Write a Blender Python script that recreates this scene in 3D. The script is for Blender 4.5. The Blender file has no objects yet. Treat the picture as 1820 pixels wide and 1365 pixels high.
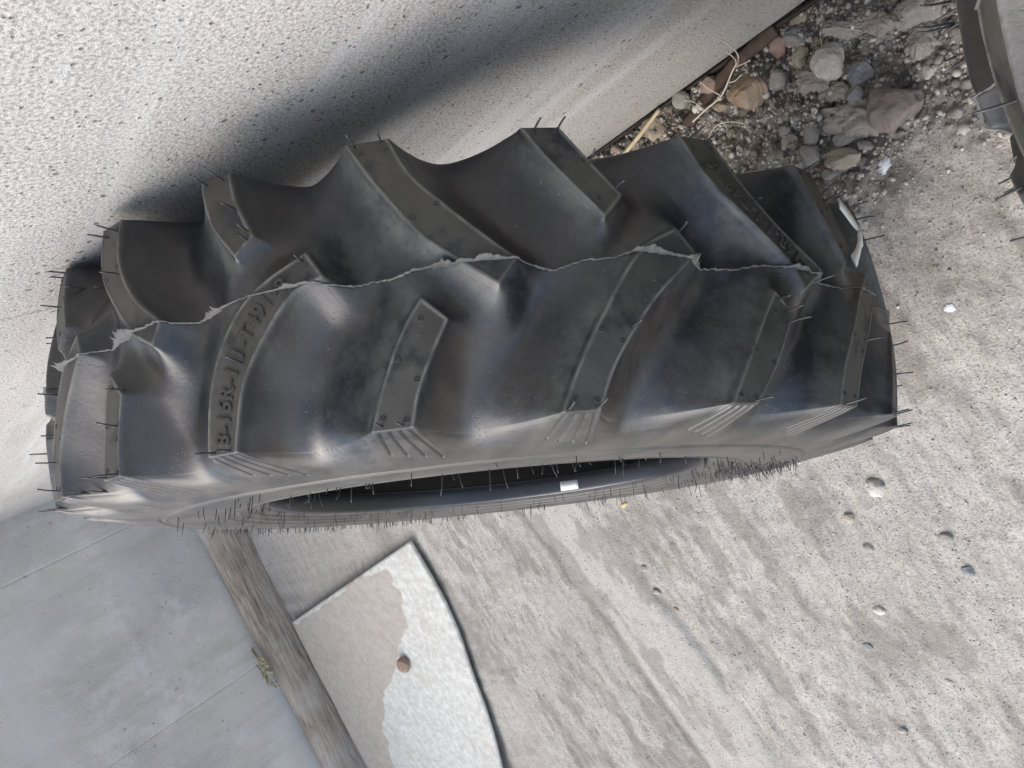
import bpy, bmesh, math, random
import numpy as np
from mathutils import Matrix, Vector
random.seed(7); RNG = np.random.default_rng(11)
scene = bpy.context.scene
C = scene.collection
rad = math.radians

# ------------------------------------------------------------------ camera, sky, sun, exposure
cam_d = bpy.data.cameras.new('camera'); cam = bpy.data.objects.new('camera', cam_d); C.objects.link(cam)
right = Vector((-0.618808, 0.446831, -0.646080)); down = Vector((0.282332, 0.894014, 0.347889)); fwd = Vector((0.733052, 0.032868, -0.679378))
m = Matrix((right, -down, -fwd)).transposed().to_4x4(); m.translation = Vector((0, 0.192643, 0.8849))
cam.matrix_world = m
cam_d.sensor_width = 36; cam_d.lens = 1367 / 1820 * 36; cam_d.clip_start = 0.02; cam_d.clip_end = 400
scene.camera = cam

SUN_EL, SUN_AZ = rad(46), rad(-26)      # azimuth measured from +Y (the open side of the yard) towards -X
sun_dir = Vector((-math.sin(SUN_AZ) * math.cos(SUN_EL), math.cos(SUN_AZ) * math.cos(SUN_EL), math.sin(SUN_EL)))
w = bpy.data.worlds.new('World'); scene.world = w; w.use_nodes = True
wn = w.node_tree; bg = wn.nodes['Background']
sky = wn.nodes.new('ShaderNodeTexSky'); sky.sky_type = 'NISHITA'; sky.sun_disc = False
sky.sun_elevation = SUN_EL; sky.sun_rotation = -SUN_AZ; sky.air_density = 1.0; sky.dust_density = 2.5; sky.ozone_density = 0.6
hs = wn.nodes.new('ShaderNodeHueSaturation'); hs.inputs['Saturation'].default_value = 0.8     # thin high cloud: a paler sky
wn.links.new(sky.outputs[0], hs.inputs['Color']); wn.links.new(hs.outputs[0], bg.inputs[0]); bg.inputs[1].default_value = 0.15
sd = bpy.data.lights.new('sun', 'SUN'); sd.energy = .8; sd.angle = rad(60); sd.color = (1.0, 0.955, 0.89)
sun = bpy.data.objects.new('sun', sd); C.objects.link(sun)
sun.rotation_euler = (-sun_dir).to_track_quat('-Z', 'Y').to_euler()
scene.view_settings.view_transform = 'Standard'; scene.view_settings.look = 'None'
scene.view_settings.exposure = 1.35; scene.view_settings.gamma = 1

# ------------------------------------------------------------------ helpers
def tag(o, label=None, cat=None, group=None, kind=None):
    for k, v in (('label', label), ('category', cat), ('group', group), ('kind', kind)):
        if v: o[k] = v
    return o
def link(name, me, mat=None, parent=None, smooth=True):
    o = bpy.data.objects.new(name, me); C.objects.link(o)
    if mat: me.materials.append(mat)
    if smooth: me.polygons.foreach_set('use_smooth', [True] * len(me.polygons))
    if parent: o.parent = parent
    return o
def pymesh(name, v, f):
    me = bpy.data.meshes.new(name); me.from_pydata([tuple(map(float, p)) for p in v], [], [tuple(map(int, q)) for q in f]); me.update(); return me
def gridmesh(name, P, wrap=False):
    """P: (rows, cols, 3). wrap joins the last row to the first."""
    n, k, _ = P.shape
    me = bpy.data.meshes.new(name)
    i = np.arange(n if wrap else n - 1)[:, None]; j = np.arange(k - 1)[None, :]
    i2 = (i + 1) % n
    q = np.stack([i * k + j, i2 * k + j, i2 * k + j + 1, i * k + j + 1], -1).reshape(-1, 4)
    me.vertices.add(n * k); me.vertices.foreach_set('co', P.reshape(-1).astype(np.float32))
    me.loops.add(q.size); me.loops.foreach_set('vertex_index', q.reshape(-1).astype(np.int32))
    me.polygons.add(len(q)); me.polygons.foreach_set('loop_start', (np.arange(len(q)) * 4).astype(np.int32))
    try: me.polygons.foreach_set('loop_total', np.full(len(q), 4, np.int32))
    except Exception: pass
    me.update(); me.validate(); return me
def attr(me, name, vals):
    a = me.attributes.new(name, 'FLOAT', 'POINT'); a.data.foreach_set('value', vals.reshape(-1).astype(np.float32))

_T = RNG.random((256, 256))
def vnoise(x, y, seed=0):
    x = np.asarray(x, float) + seed * 17.31; y = np.asarray(y, float) + seed * 9.77
    xi = np.floor(x).astype(int); yi = np.floor(y).astype(int); fx = x - xi; fy = y - yi
    fx = fx * fx * (3 - 2 * fx); fy = fy * fy * (3 - 2 * fy)
    g = lambda a, b: _T[a % 256, b % 256]
    return (g(xi, yi) * (1 - fx) + g(xi + 1, yi) * fx) * (1 - fy) + (g(xi, yi + 1) * (1 - fx) + g(xi + 1, yi + 1) * fx) * fy - .5
def fbm(x, y, octv=4, seed=0, gain=.5):
    r = 0; a = 1
    for o in range(octv):
        r = r + a * vnoise(x * 2 ** o, y * 2 ** o, seed + o * 3); a *= gain
    return r
def sstep(a, b, x):
    t = np.clip((x - a) / (b - a), 0, 1); return t * t * (3 - 2 * t)

# ------------------------------------------------------------------ materials
class NT:
    def __init__(s, name):
        s.m = bpy.data.materials.new(name); s.m.use_nodes = True; s.t = s.m.node_tree; s.b = s.t.nodes['Principled BSDF']
        s.tc = s.t.nodes.new('ShaderNodeTexCoord')
    def n(s, typ, **k):
        o = s.t.nodes.new(typ)
        for a, v in k.items():
            if a.startswith('i_'): 
                key = a[2:]; key = int(key) if key.isdigit() else key.replace('_', ' ')
                o.inputs[key].default_value = v
            else: setattr(o, a, v)
        return o
    def l(s, a, b): s.t.links.new(a, b)
    def coord(s, scale=(1, 1, 1), rot=(0, 0, 0), kind='Object'):
        mp = s.n('ShaderNodeMapping'); mp.inputs['Scale'].default_value = scale; mp.inputs['Rotation'].default_value = rot
        s.l(s.tc.outputs[kind], mp.inputs['Vector']); return mp.outputs[0]
    def noise(s, scale, detail=4, rough=.55, vec=None, dist=0):
        o = s.n('ShaderNodeTexNoise', i_Scale=scale, i_Detail=detail, i_Roughness=rough, i_Distortion=dist)
        s.l(vec if vec is not None else s.tc.outputs['Object'], o.inputs['Vector']); return o.outputs['Fac']
    def vor(s, scale, vec=None, feature='F1', rnd=1.0):
        o = s.n('ShaderNodeTexVoronoi', feature=feature, i_Scale=scale, i_Randomness=rnd)
        s.l(vec if vec is not None else s.tc.outputs['Object'], o.inputs['Vector']); return o
    def ramp(s, fac, stops, interp='LINEAR'):
        o = s.n('ShaderNodeValToRGB'); e = o.color_ramp; e.interpolation = interp
        while len(e.elements) < len(stops): e.elements.new(.5)
        for el, (p, c) in zip(e.elements, stops):
            el.position = p; el.color = (c, c, c, 1) if isinstance(c, (int, float)) else (*c, 1)
        s.l(fac, o.inputs[0]); return o.outputs[0]
    def mix(s, fac, a, b, mode='MIX'):
        o = s.n('ShaderNodeMix', data_type='RGBA', blend_type=mode)
        for sock, v in ((o.inputs[0], fac), (o.inputs[6], a), (o.inputs[7], b)):
            if hasattr(v, 'links') or hasattr(v, 'is_linked'): s.l(v, sock)
            elif isinstance(v, (int, float)): sock.default_value = v if sock == o.inputs[0] else (v, v, v, 1)
            else: sock.default_value = (*v, 1)
        return o.outputs[2]
    def math(s, op, a, b=0, c=None):
        o = s.n('ShaderNodeMath', operation=op)
        for i, v in enumerate((a, b) + ((c,) if c is not None else ())):
            if hasattr(v, 'is_linked'): s.l(v, o.inputs[i])
            else: o.inputs[i].default_value = v
        return o.outputs[0]
    def attr(s, name):
        o = s.n('ShaderNodeAttribute', attribute_name=name); return o.outputs['Fac']
    def bump(s, h, dist=.001, strength=1, prev=None):
        o = s.n('ShaderNodeBump', i_Distance=dist, i_Strength=strength); s.l(h, o.inputs['Height'])
        if prev is not None: s.l(prev, o.inputs['Normal'])
        return o.outputs[0]
    def out(s, col=None, rough=None, nor=None, spec=None):
        for k, v in (('Base Color', col), ('Roughness', rough), ('Normal', nor), ('Specular IOR Level', spec)):
            if v is None: continue
            if hasattr(v, 'is_linked'): s.l(v, s.b.inputs[k])
            elif isinstance(v, (int, float)) and k != 'Base Color': s.b.inputs[k].default_value = v
            else: s.b.inputs[k].default_value = (*v, 1)
        return s.m

def rubber_mat():
    s = NT('rubber')
    top = s.attr('top'); side = s.attr('side')
    n1 = s.noise(9, 6, .6); n2 = s.noise(38, 6, .65); n3 = s.noise(320, 3, .6)
    base = s.ramp(n1, [(.35, (.005, .006, .008)), (.5, (.010, .012, .016)), (.66, (.021, .024, .028))])
    # grey-brown bloom left by mould release, patchy
    scr = s.noise(24, 7, .68, s.coord((1, 1, 1.6), (.5, .3, .2)), .25)
    bl = s.math('MULTIPLY', s.ramp(scr, [(.46, 0), (.66, .6)]), s.ramp(s.noise(6, 3, .5), [(.4, .15), (.6, 1)]))
    base = s.mix(bl, base, (.052, .056, .060))
    base = s.mix(s.math('MULTIPLY', s.attr('bloom'), s.ramp(scr, [(.38, 0), (.62, .85)])), base, (.082, .088, .080))
    fine = s.noise(150, 5, .75); base = s.mix(s.ramp(fine, [(.54, 0), (.72, .45)]), base, (.062, .066, .070))
    base = s.mix(s.ramp(fine, [(.3, .6), (.45, 0)]), base, (.006, .007, .009))
    brn = s.math('ADD', s.math('MULTIPLY', s.attr('brown'), s.ramp(n2, [(.3, .35), (.6, .8)])), s.math('MULTIPLY', s.ramp(s.noise(11, 4, .6), [(.5, 0), (.66, 1)]), .35))
    base = s.mix(brn, base, (.046, .037, .030))
    # lug tops: matt, dusty, greenish brown, with dark wet looking stains
    st = s.ramp(s.noise(34, 5, .6), [(.36, 0), (.47, 1)])
    topc = s.mix(st, (.009, .010, .011), s.mix(s.ramp(scr, [(.3, 0), (.7, 1)]), (.018, .018, .016), (.066, .062, .052)))
    base = s.mix(top, base, topc)
    # sidewall: paler grey, dusty
    sc = s.mix(s.ramp(scr, [(.35, 0), (.65, 1)]), (.026, .025, .023), (.060, .056, .050))
    base = s.mix(s.math('MULTIPLY', side, .9), base, sc)
    # specks of pale dirt
    d1 = s.math('MULTIPLY', s.ramp(n3, [(.66, 0), (.74, 1)]), s.ramp(s.noise(24, 3, .5), [(.5, .02), (.7, .75)]))
    base = s.mix(d1, base, (.22, .20, .16))
    ed = s.attr('edge'); ef = s.math('MULTIPLY', ed, s.ramp(s.noise(45, 4, .7), [(.38, .2), (.58, 1)]))
    base = s.mix(ef, base, (.15, .146, .132))
    r = s.math('ADD', s.math('MULTIPLY', top, .22), s.ramp(scr, [(.3, .27), (.7, .50)]))
    r = s.math('ADD', r, s.math('MULTIPLY', side, .12))
    r = s.mix(s.attr('bead'), r, .32)
    base = s.mix(s.attr('bead'), base, (.014, .016, .020))
    pits = s.vor(430); pp = s.ramp(pits.outputs['Distance'], [(.10, 0), (.22, 1)])
    gate = s.ramp(s.noise(60, 2, .5), [(.55, 0), (.6, 1)])
    h = s.math('ADD', s.math('MULTIPLY', n2, .55), s.math('MULTIPLY', n3, .30))
    h = s.math('SUBTRACT', h, s.math('MULTIPLY', s.math('MULTIPLY', s.math('SUBTRACT', 1, pp), gate), .6))
    nb = s.bump(h, .0007, .6)
    return s.out(base, r, nb, .65)
def plain(name, col, rough, spec=.4, nscale=200, amt=.3):
    s = NT(name); n = s.noise(nscale, 4)
    c = s.mix(n, tuple(x * (1 - amt) for x in col), tuple(min(1, x * (1 + amt)) for x in col))
    return s.out(c, rough, s.bump(n, .0004, .6), spec)

def concrete_mat(name, tint, pits=True, blotch=False):
    s = NT(name)
    big = s.noise(3.2, 5, .55); mid = s.noise(40, 6, .7); fine = s.noise(420, 4, .75); vf = s.noise(1100, 2, .6)
    c = s.mix(s.ramp(big, [(.3, 0), (.7, 1)]), tuple(x * .84 for x in tint), tuple(min(.9, x * 1.1) for x in tint))
    c = s.mix(s.ramp(mid, [(.35, .0), (.7, .45)]), c, tuple(x * .68 for x in tint))
    c = s.mix(s.ramp(fine, [(.40, .75), (.52, 0)]), c, tuple(x * .35 for x in tint))
    c = s.mix(s.ramp(fine, [(.55, 0), (.66, .7)]), c, tuple(min(.95, x * 1.45) for x in tint))
    # bluish light reflected from the sky, painted into the colour as long level streaks
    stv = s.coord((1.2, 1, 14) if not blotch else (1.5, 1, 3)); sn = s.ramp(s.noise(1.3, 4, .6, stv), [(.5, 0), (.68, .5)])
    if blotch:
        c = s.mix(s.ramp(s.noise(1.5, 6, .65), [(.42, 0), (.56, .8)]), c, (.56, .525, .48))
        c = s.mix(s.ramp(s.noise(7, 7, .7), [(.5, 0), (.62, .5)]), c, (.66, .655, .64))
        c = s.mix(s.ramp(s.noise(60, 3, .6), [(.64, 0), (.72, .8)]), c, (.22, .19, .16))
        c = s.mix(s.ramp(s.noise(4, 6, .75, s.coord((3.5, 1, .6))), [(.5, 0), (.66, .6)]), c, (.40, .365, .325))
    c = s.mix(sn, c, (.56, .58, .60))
    rust = s.ramp(s.noise(55, 3, .5), [(.72, 0), (.76, .35)])
    c = s.mix(rust, c, (.42, .25, .14))
    h = s.math('ADD', s.math('MULTIPLY', fine, .9), s.math('MULTIPLY', vf, .4))
    if pits:
        warp = s.coord((1, 1, 1))
        for sc_, lo, hi, dens in ((72, .10, .18, .54), (160, .12, .20, .45)):
            v = s.vor(sc_, s.mix(.012, warp, s.n('ShaderNodeTexNoise', i_Scale=90).outputs['Color'], 'ADD'))
            hole = s.ramp(v.outputs['Distance'], [(lo, 1), (hi, 0)])
            sel = s.ramp(s.n('ShaderNodeSeparateColor').outputs[0], [(0, 0), (1, 1)]) if False else None
            sep = s.n('ShaderNodeSeparateColor'); s.l(v.outputs['Color'], sep.inputs[0])
            g = s.math('GREATER_THAN', sep.outputs[0], dens)
            hm = s.math('MULTIPLY', hole, g)
            c = s.mix(s.math('MULTIPLY', hm, .8), c, (.12, .10, .085))
            h = s.math('SUBTRACT', h, s.math('MULTIPLY', hm, 1.0))
    nb = s.bump(h, .0011, .75)
    return s.out(c, .9, nb, .25)

def ground_mat():
    s = NT('ground_dirt')
    rub = s.attr('rubble'); smo = s.attr('smooth'); darker = s.attr('dark')
    n1 = s.noise(5, 6, .6); n2 = s.noise(45, 6, .7); n3 = s.noise(350, 4, .7)
    c = s.mix(s.ramp(n1, [(.3, 0), (.7, 1)]), (.335, .322, .292), (.425, .412, .380))
    stn = s.noise(22, 6, .7, s.coord((2.6, .7, 1), (0, 0, .22)))
    c = s.mix(s.ramp(stn, [(.34, .7), (.54, 0)]), c, (.255, .24, .22))
    c = s.mix(s.ramp(n2, [(.34, .5), (.5, 0)]), c, (.265, .25, .225))
    c = s.mix(s.ramp(n3, [(.38, .7), (.49, 0)]), c, (.18, .16, .14))
    c = s.mix(s.ramp(n3, [(.58, 0), (.72, .7)]), c, (.55, .52, .48))
    c = s.mix(s.math('MULTIPLY', smo, .45), c, (.42, .405, .375))
    dk = s.mix(s.ramp(n2, [(.4, 0), (.65, 1)]), (.125, .11, .095), (.25, .225, .195))
    c = s.mix(s.math('MULTIPLY', rub, .75), c, dk)
    c = s.mix(s.math('MULTIPLY', darker, .8), c, (.13, .115, .10))  # darkens the groove line, the wall foot and scattered patches
    v = s.vor(260); h = s.math('ADD', s.math('MULTIPLY', n2, 2.2), s.math('MULTIPLY', n3, .9))
    h = s.math('ADD', h, s.ramp(v.outputs['Distance'], [(0, .5), (.35, 0)]))
    nb = s.bump(h, .0016, .75)
    return s.out(c, .95, nb, .15)
def stone_mat(name, a, b, dust=(.30, .28, .25), dirt=.4):
    s = NT(name); oi = s.n('ShaderNodeObjectInfo')
    add = s.n('ShaderNodeVectorMath', operation='ADD'); s.l(s.tc.outputs['Object'], add.inputs[0])
    s.l(oi.outputs['Location'], add.inputs[1]); vec = add.outputs[0]
    n = s.noise(70, 6, .65, vec); f = s.noise(500, 4, .7, vec)
    c = s.mix(s.ramp(n, [(.35, 0), (.65, 1)]), a, b)
    c = s.mix(s.ramp(f, [(.35, .5), (.5, 0)]), c, tuple(x * .5 for x in a))
    c = s.mix(s.ramp(s.noise(40, 5, .7, vec), [(.5 - dirt * .25, 0), (.72, .8)]), c, dust)
    return s.out(c, .82, s.bump(s.math('ADD', s.math('MULTIPLY', n, 1.5), f), .0012, .7), .3)
def wood_mat():
    s = NT('weathered_wood')
    v = s.coord((14, 1.2, 14)); g = s.noise(9, 6, .7, v, .4); n = s.noise(6, 5, .6)
    c = s.ramp(g, [(.3, (.10, .08, .06)), (.48, (.27, .225, .18)), (.65, (.42, .37, .31))])
    c = s.mix(s.ramp(n, [(.4, 0), (.7, .7)]), c, (.46, .43, .39))
    return s.out(c, .9, s.bump(g, .006, .8), .2)
def board_mat():
    s = NT('plasterboard_dusty')
    d = s.attr('dust'); n = s.noise(9, 6, .65); f = s.noise(60, 5, .7)
    e = s.math('ADD', d, s.math('MULTIPLY', s.math('SUBTRACT', n, .5), 1.5))
    e = s.math('ADD', e, s.math('MULTIPLY', s.math('SUBTRACT', f, .5), .25))
    k = s.ramp(e, [(.49, 0), (.53, 1)])
    wht = s.mix(s.ramp(f, [(.4, 0), (.65, 1)]), (.42, .42, .395), (.57, .575, .545))
    wht = s.mix(s.ramp(s.noise(11, 5, .6, s.coord((2.2, .7, 1))), [(.55, 0), (.68, .65)]), wht, (.42, .38, .33))
    tan = s.mix(s.ramp(f, [(.35, 0), (.6, 1)]), (.33, .30, .265), (.40, .37, .33))
    return s.out(s.mix(k, wht, tan), .9, s.bump(s.math('ADD', s.math('MULTIPLY', k, .5), f), .0015, .4), .2)

RUB = rubber_mat()
PIN = plain('rubber_pin', (.035, .035, .04), .45, .5, 300)
FIN = plain('torn_rubber_flash', (.085, .085, .082), .6, .4, 160, .5)
LET = plain('rubber_letters', (.040, .038, .034), .62, .4, 200, .4)

# ------------------------------------------------------------------ ground
def axis_pts(lo, a, b, hi, fine, n_out=26):
    core = np.arange(a, b + fine, fine)
    L = a - (np.geomspace(fine, a - lo, n_out))[::-1]; R_ = core[-1] + np.geomspace(fine, hi - core[-1], n_out)
    return np.concatenate([L, core, R_])
def line_d(x, y, pts):
    """signed distance-ish to a polyline running along +y : returns x offset and y"""
    px = np.interp(y, [p[1] for p in pts], [p[0] for p in pts]); return x - px
GL = [(1.14, .25), (1.067, .482), (.992, .705), (.947, .937), (.90, 1.2)]
GR = [(.985, .3), (.922, .506), (.892, .606), (.823, .816), (.80, .965), (.76, 1.2)]
def rubble_mask(x, y):
    n = fbm(x * 7, y * 7, 3, 5)
    return np.clip(sstep(.27, .13, y + n * .12 + .12 * np.maximum(.28 - x, 0)) * sstep(.95, .70, x + n * .1) , 0, 1)
def ground_h(x, y):
    near = np.exp(-np.maximum(np.hypot(x - .8, y - .6) - 1.6, 0) / .7)
    h = fbm(x * 2.2, y * 2.2, 3, 1) * .014
    # raked scratches running away from the wall
    xs = x + .22 * y + .05 * np.sin(y * 5)
    amp = sstep(.12, .45, y)
    h = h + fbm(xs * 26, y * 4.0, 3, 2) * .0052 * amp
    h = h + fbm(xs * 85, y * 12, 2, 3) * .0024 * amp + fbm(xs * 150, y * 8, 2, 33) * .0012 * amp
    h = h + fbm(xs * 60, y * 30, 3, 4, .6) * .0036
    r = rubble_mask(x, y)
    h = h + r * (fbm(x * 38, y * 38, 4, 7, .66) * .019 + np.abs(fbm(x * 80, y * 80, 3, 8, .7)) * .012)
    # cracks / clods near the rubble
    dl = line_d(x, y, GL); dr = line_d(x, y, GR); wob = fbm(x * 20, y * 20, 3, 15) * .02; inside = sstep(-.012, .014, -dl + wob) * sstep(-.012, .014, dr + wob)
    sel = (y > .3) & (y < 1.15); k = sstep(.3, .38, y) * sstep(1.2, 1.0, y)
    sm = inside * k
    h = h * (1 - .6 * sm) + sm * .002
    h = h - .007 * np.exp(-((dl - .012 - .01 * wob / .02) / .018) ** 2) * k * (.5 + 1.5 * vnoise(y * 9, x * 0)) - .005 * np.exp(-((dr + .010) / .014) ** 2) * k * (.5 + 1.5 * vnoise(y * 11, x * 0 + 4))
    # soil rises to carry the tyre and levels at the wall foot
    h = h + .004 * np.exp(-(((x - .61) / .14) ** 2 + ((y - .30) / .06) ** 2))
    h = h - .010 * sstep(.06, .0, y)
    return h * np.where(near < 1, near, 1) , r, np.clip(sm, 0, 1)
def build_ground():
    xs = axis_pts(-30, -.05, 1.35, 40, .0033); ys = axis_pts(-30, -.02, 1.2, 60, .0033)
    X, Y = np.meshgrid(xs, ys, indexing='ij')
    H, r, sm = ground_h(X, Y)
    me = gridmesh('ground', np.stack([X, Y, H], -1))
    attr(me, 'rubble', r); attr(me, 'smooth', sm)
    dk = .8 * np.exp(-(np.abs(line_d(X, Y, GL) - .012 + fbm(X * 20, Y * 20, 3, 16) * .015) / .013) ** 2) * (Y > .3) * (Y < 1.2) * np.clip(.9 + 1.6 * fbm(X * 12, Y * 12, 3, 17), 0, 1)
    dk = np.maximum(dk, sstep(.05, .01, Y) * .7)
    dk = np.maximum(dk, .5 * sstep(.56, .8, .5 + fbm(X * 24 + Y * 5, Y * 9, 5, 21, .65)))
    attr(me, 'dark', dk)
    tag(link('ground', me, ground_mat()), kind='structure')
build_ground()
def gh(x, y): return float(ground_h(np.array([x]), np.array([y]))[0][0])

# ------------------------------------------------------------------ walls
def slab(name, L, H, T, mat, label, grooves=()):
    """wall in local coords: x along, z up, front face y=0, thickness to -y; formwork seams as shallow real grooves"""
    bm = bmesh.new()
    seams = sorted(grooves)
    xs = [0]
    for g_ in seams: xs += [g_ - .004, g_ - .001, g_ + .001, g_ + .004]
    xs += [L]
    pr = [(x, (-.0012 if (i % 4 in (2, 3) and 0 < i < len(xs) - 1) else 0)) for i, x in enumerate(xs)]
    z0 = .012
    fr = [[bm.verts.new((x, y, z)) for x, y in pr] for z in (z0, .25, .6, 1.2, H)]
    for a, b in zip(fr, fr[1:]):
        for i in range(len(pr) - 1): bm.faces.new((a[i], a[i + 1], b[i + 1], b[i]))
    bk = [[bm.verts.new((x, -T, z)) for x in (0, L)] for z in (z0, H)]
    bm.faces.new((bk[0][1], bk[0][0], bk[1][0], bk[1][1]))
    bm.faces.new([*fr[-1], bk[1][1], bk[1][0]]); bm.faces.new([*fr[0][::-1], bk[0][0], bk[0][1]])
    bm.faces.new([bk[0][0]] + [r[0] for r in fr] + [bk[1][0]]); bm.faces.new([bk[1][1]] + [r[-1] for r in fr[::-1]] + [bk[0][1]])
    bmesh.ops.recalc_face_normals(bm, faces=bm.faces)
    me = bpy.data.meshes.new(name); bm.to_mesh(me); bm.free()
    return tag(link(name, me, mat, smooth=False), label, 'wall')
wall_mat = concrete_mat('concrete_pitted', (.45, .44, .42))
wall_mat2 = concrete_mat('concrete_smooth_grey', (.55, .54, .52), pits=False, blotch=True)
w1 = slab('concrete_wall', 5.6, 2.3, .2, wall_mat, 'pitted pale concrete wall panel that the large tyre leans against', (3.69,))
# local x runs with world +x; wall front faces +y, leaning back a touch
w1.matrix_world = Matrix.Translation((-3, 0, 0)) @ Matrix.Rotation(rad(1.25), 4, 'X')
# far wall: base line from corner to lower left of picture
p0 = Vector((2.335, -.03, 0)); p1 = Vector((2.36, 1.10, 0)); dirv = (p1 - p0).normalized()
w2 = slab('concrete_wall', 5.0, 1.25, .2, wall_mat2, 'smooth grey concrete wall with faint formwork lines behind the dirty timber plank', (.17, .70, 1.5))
rotz = math.atan2(dirv.y, dirv.x)
w2.matrix_world = Matrix.Translation(p0 + Vector((0, 0, 0))) @ Matrix.Rotation(rotz, 4, 'Z')
# dark joint filler strip showing under the panel
def tube(bm, pts, r0, r1=None, n=6, jit=0):
    r1 = r0 if r1 is None else r1; rings = []
    pts = [Vector(p) for p in pts]
    for i, p in enumerate(pts):
        t = (pts[min(i + 1, len(pts) - 1)] - pts[max(i - 1, 0)]).normalized()
        a = t.orthogonal().normalized(); b = t.cross(a); r = r0 + (r1 - r0) * i / (len(pts) - 1)
        rings.append([bm.verts.new(p + (a * math.cos(k * 2 * math.pi / n) + b * math.sin(k * 2 * math.pi / n)) * r * (1 + random.uniform(-jit, jit))) for k in range(n)])
    for A, B in zip(rings, rings[1:]):
        for k in range(n): bm.faces.new((A[k], A[(k + 1) % n], B[(k + 1) % n], B[k]))
    bm.faces.new(rings[0][::-1]); bm.faces.new(rings[-1])
def box(bm, x0, x1, y0, y1, z0, z1):
    r = bmesh.ops.create_cube(bm, size=1); 
    for v in r['verts']:
        v.co = Vector(((x0 + x1) / 2 + v.co.x * (x1 - x0), (y0 + y1) / 2 + v.co.y * (y1 - y0), (z0 + z1) / 2 + v.co.z * (z1 - z0)))
def fin_bm(name, bm, mat, parent=None, smooth=True):
    bmesh.ops.recalc_face_normals(bm, faces=bm.faces)
    me = bpy.data.meshes.new(name); bm.to_mesh(me); bm.free(); return link(name, me, mat, parent, smooth)
bm = bmesh.new(); box(bm, -3, 2.3, -.17, -.006, -.06, .0115)
s = fin_bm('joint_strip', bm, plain('dark_felt', (.045, .038, .032), .9, .2, 90, .6), w1, False); s.matrix_parent_inverse = w1.matrix_world.inverted()
bm = bmesh.new(); tube(bm, [(x, .003 + .002 * math.sin(x * 9), .006 + .002 * math.sin(x * 23)) for x in np.arange(-.4, 1.6, .03)], .0028, n=7, jit=.25)
tag(fin_bm('rubber_seal', bm, plain('dark_seal', (.03, .025, .022), .7, .3, 120, .7)), 'thin dark strip of seal running along the foot of the pitted wall', 'seal strip')

# timber plank on edge against the far wall
def plank():
    n = 90; P = np.zeros((n, 17, 3))
    sec = [(-.040, 0), (-.040, .03), (-.040, .065), (-.037, .098), (-.030, .113), (-.012, .120), (.010, .118), (.030, .112), (.039, .096), (.044, .07), (.040, .045), (.043, .02), (.040, 0), (.02, -.01), (0, -.01), (-.02, -.01), (-.04, 0)]
    L = 1.45
    for i in range(n):
        t = i / (n - 1); y = t * L
        for k, (a, b) in enumerate(sec):
            e = fbm(np.array([y * 7.]), np.array([k * .9]), 3, 31)[0] * .014 * (k < 16)
            e2 = fbm(np.array([y * 3.]), np.array([k * .4 + 5]), 2, 35)[0] * .012
            if k == 16: e = 0
            P[i, k] = (a + e * (1 if k > 6 else .4) + .004 * math.sin(y * 4), y, max(b, -.01) + (e2 if b > .05 else 0) - .02 * t)
    P[:, 16] = P[:, 0]
    me = gridmesh('plank', P); o = link('timber_plank', me, wood_mat())
    b2 = bmesh.new(); b2.from_mesh(me); bmesh.ops.remove_doubles(b2, verts=b2.verts, dist=1e-6); bmesh.ops.holes_fill(b2, edges=b2.edges); b2.to_mesh(me); b2.free()
    o.matrix_world = Matrix.Translation(p0 + Vector((-.052, .02, 0))) @ Matrix.Rotation(rotz - math.pi / 2 + .0, 4, 'Z')
    tag(o, 'long weathered grey timber plank lying on edge at the foot of the smooth grey wall', 'plank')
    b2 = bmesh.new()
    for q in range(9):
        y0 = .7 + random.uniform(-.05, .05); pts = [Vector((-.05 + .02 * k + random.uniform(-.004, .004), y0 + k * .012 * random.uniform(-1, 1), .125 + .006 * random.random())) for k in range(5)]
        tube(b2, pts, .003, .0015, 5)
    s_ = fin_bm('straw_wisp', b2, plain('straw_old', (.38, .33, .2), .8, .2)); s_.parent = o
plank()
# dry straws in the crevice
# dusty white board on the ground beside the plank
def board():
    nx, ny = 110, 150; T = .008
    left = [(2.235, .600), (2.228, .85), (2.218, 1.15), (2.20, 1.6)]
    rgt = [(1.447, .452), (1.438, .523), (1.434, .599), (1.445, .695), (1.467, .778), (1.484, .856), (1.512, .95), (1.541, 1.032), (1.60, 1.2), (1.66, 1.45)]
    P = np.zeros((ny, nx, 3)); D = np.zeros((ny, nx))
    for j in range(ny):
        t = j / (ny - 1)
        rl = np.array([np.interp(t, [0, .25, .55, 1], [p[k] for p in left]) for k in (0, 1)])
        ys = np.interp(t, [0, 1], [rgt[0][1], rgt[-1][1]]); rr = np.array([np.interp(ys, [p[1] for p in rgt], [p[0] for p in rgt]), ys])
        for i in range(nx):
            u = i / (nx - 1); q = rl * (1 - u) + rr * u
            lift = .012 * u ** 3 * t ** .8 + .004 * math.sin(3 * u + 4 * t)
            P[j, i] = (q[0], q[1], .012 + T + lift)
            # dust lies in the far left part
            lim = np.interp(t, [0, .08, .17, .25, .31, .38, .48, .65, 1], [.78, .80, .74, .58, .40, .30, .26, .22, .15]); D[j, i] = .5 + np.clip((lim - u) / .16, -.5, .5) - sstep(.03, 0.0, t) * .6
    P[..., 2] += fbm(P[..., 0] * 6, P[..., 1] * 6, 3, 41) * .004
    faces = []; idx = lambda j, i: j * nx + i
    for j in range(ny - 1):
        for i in range(nx - 1):
            q = [idx(j, i), idx(j, i + 1), idx(j + 1, i + 1), idx(j + 1, i)]
            faces.append(q)
    me = pymesh('board', P.reshape(-1, 3), faces); attr(me, 'dust', D)
    o = link('white_board', me, board_mat()); md = o.modifiers.new('thick', 'SOLIDIFY'); md.thickness = T; md.offset = 1
    tag(o, 'large white board, half covered in tan dust, lying on the dirt beside the plank', 'board')
board()

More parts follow.
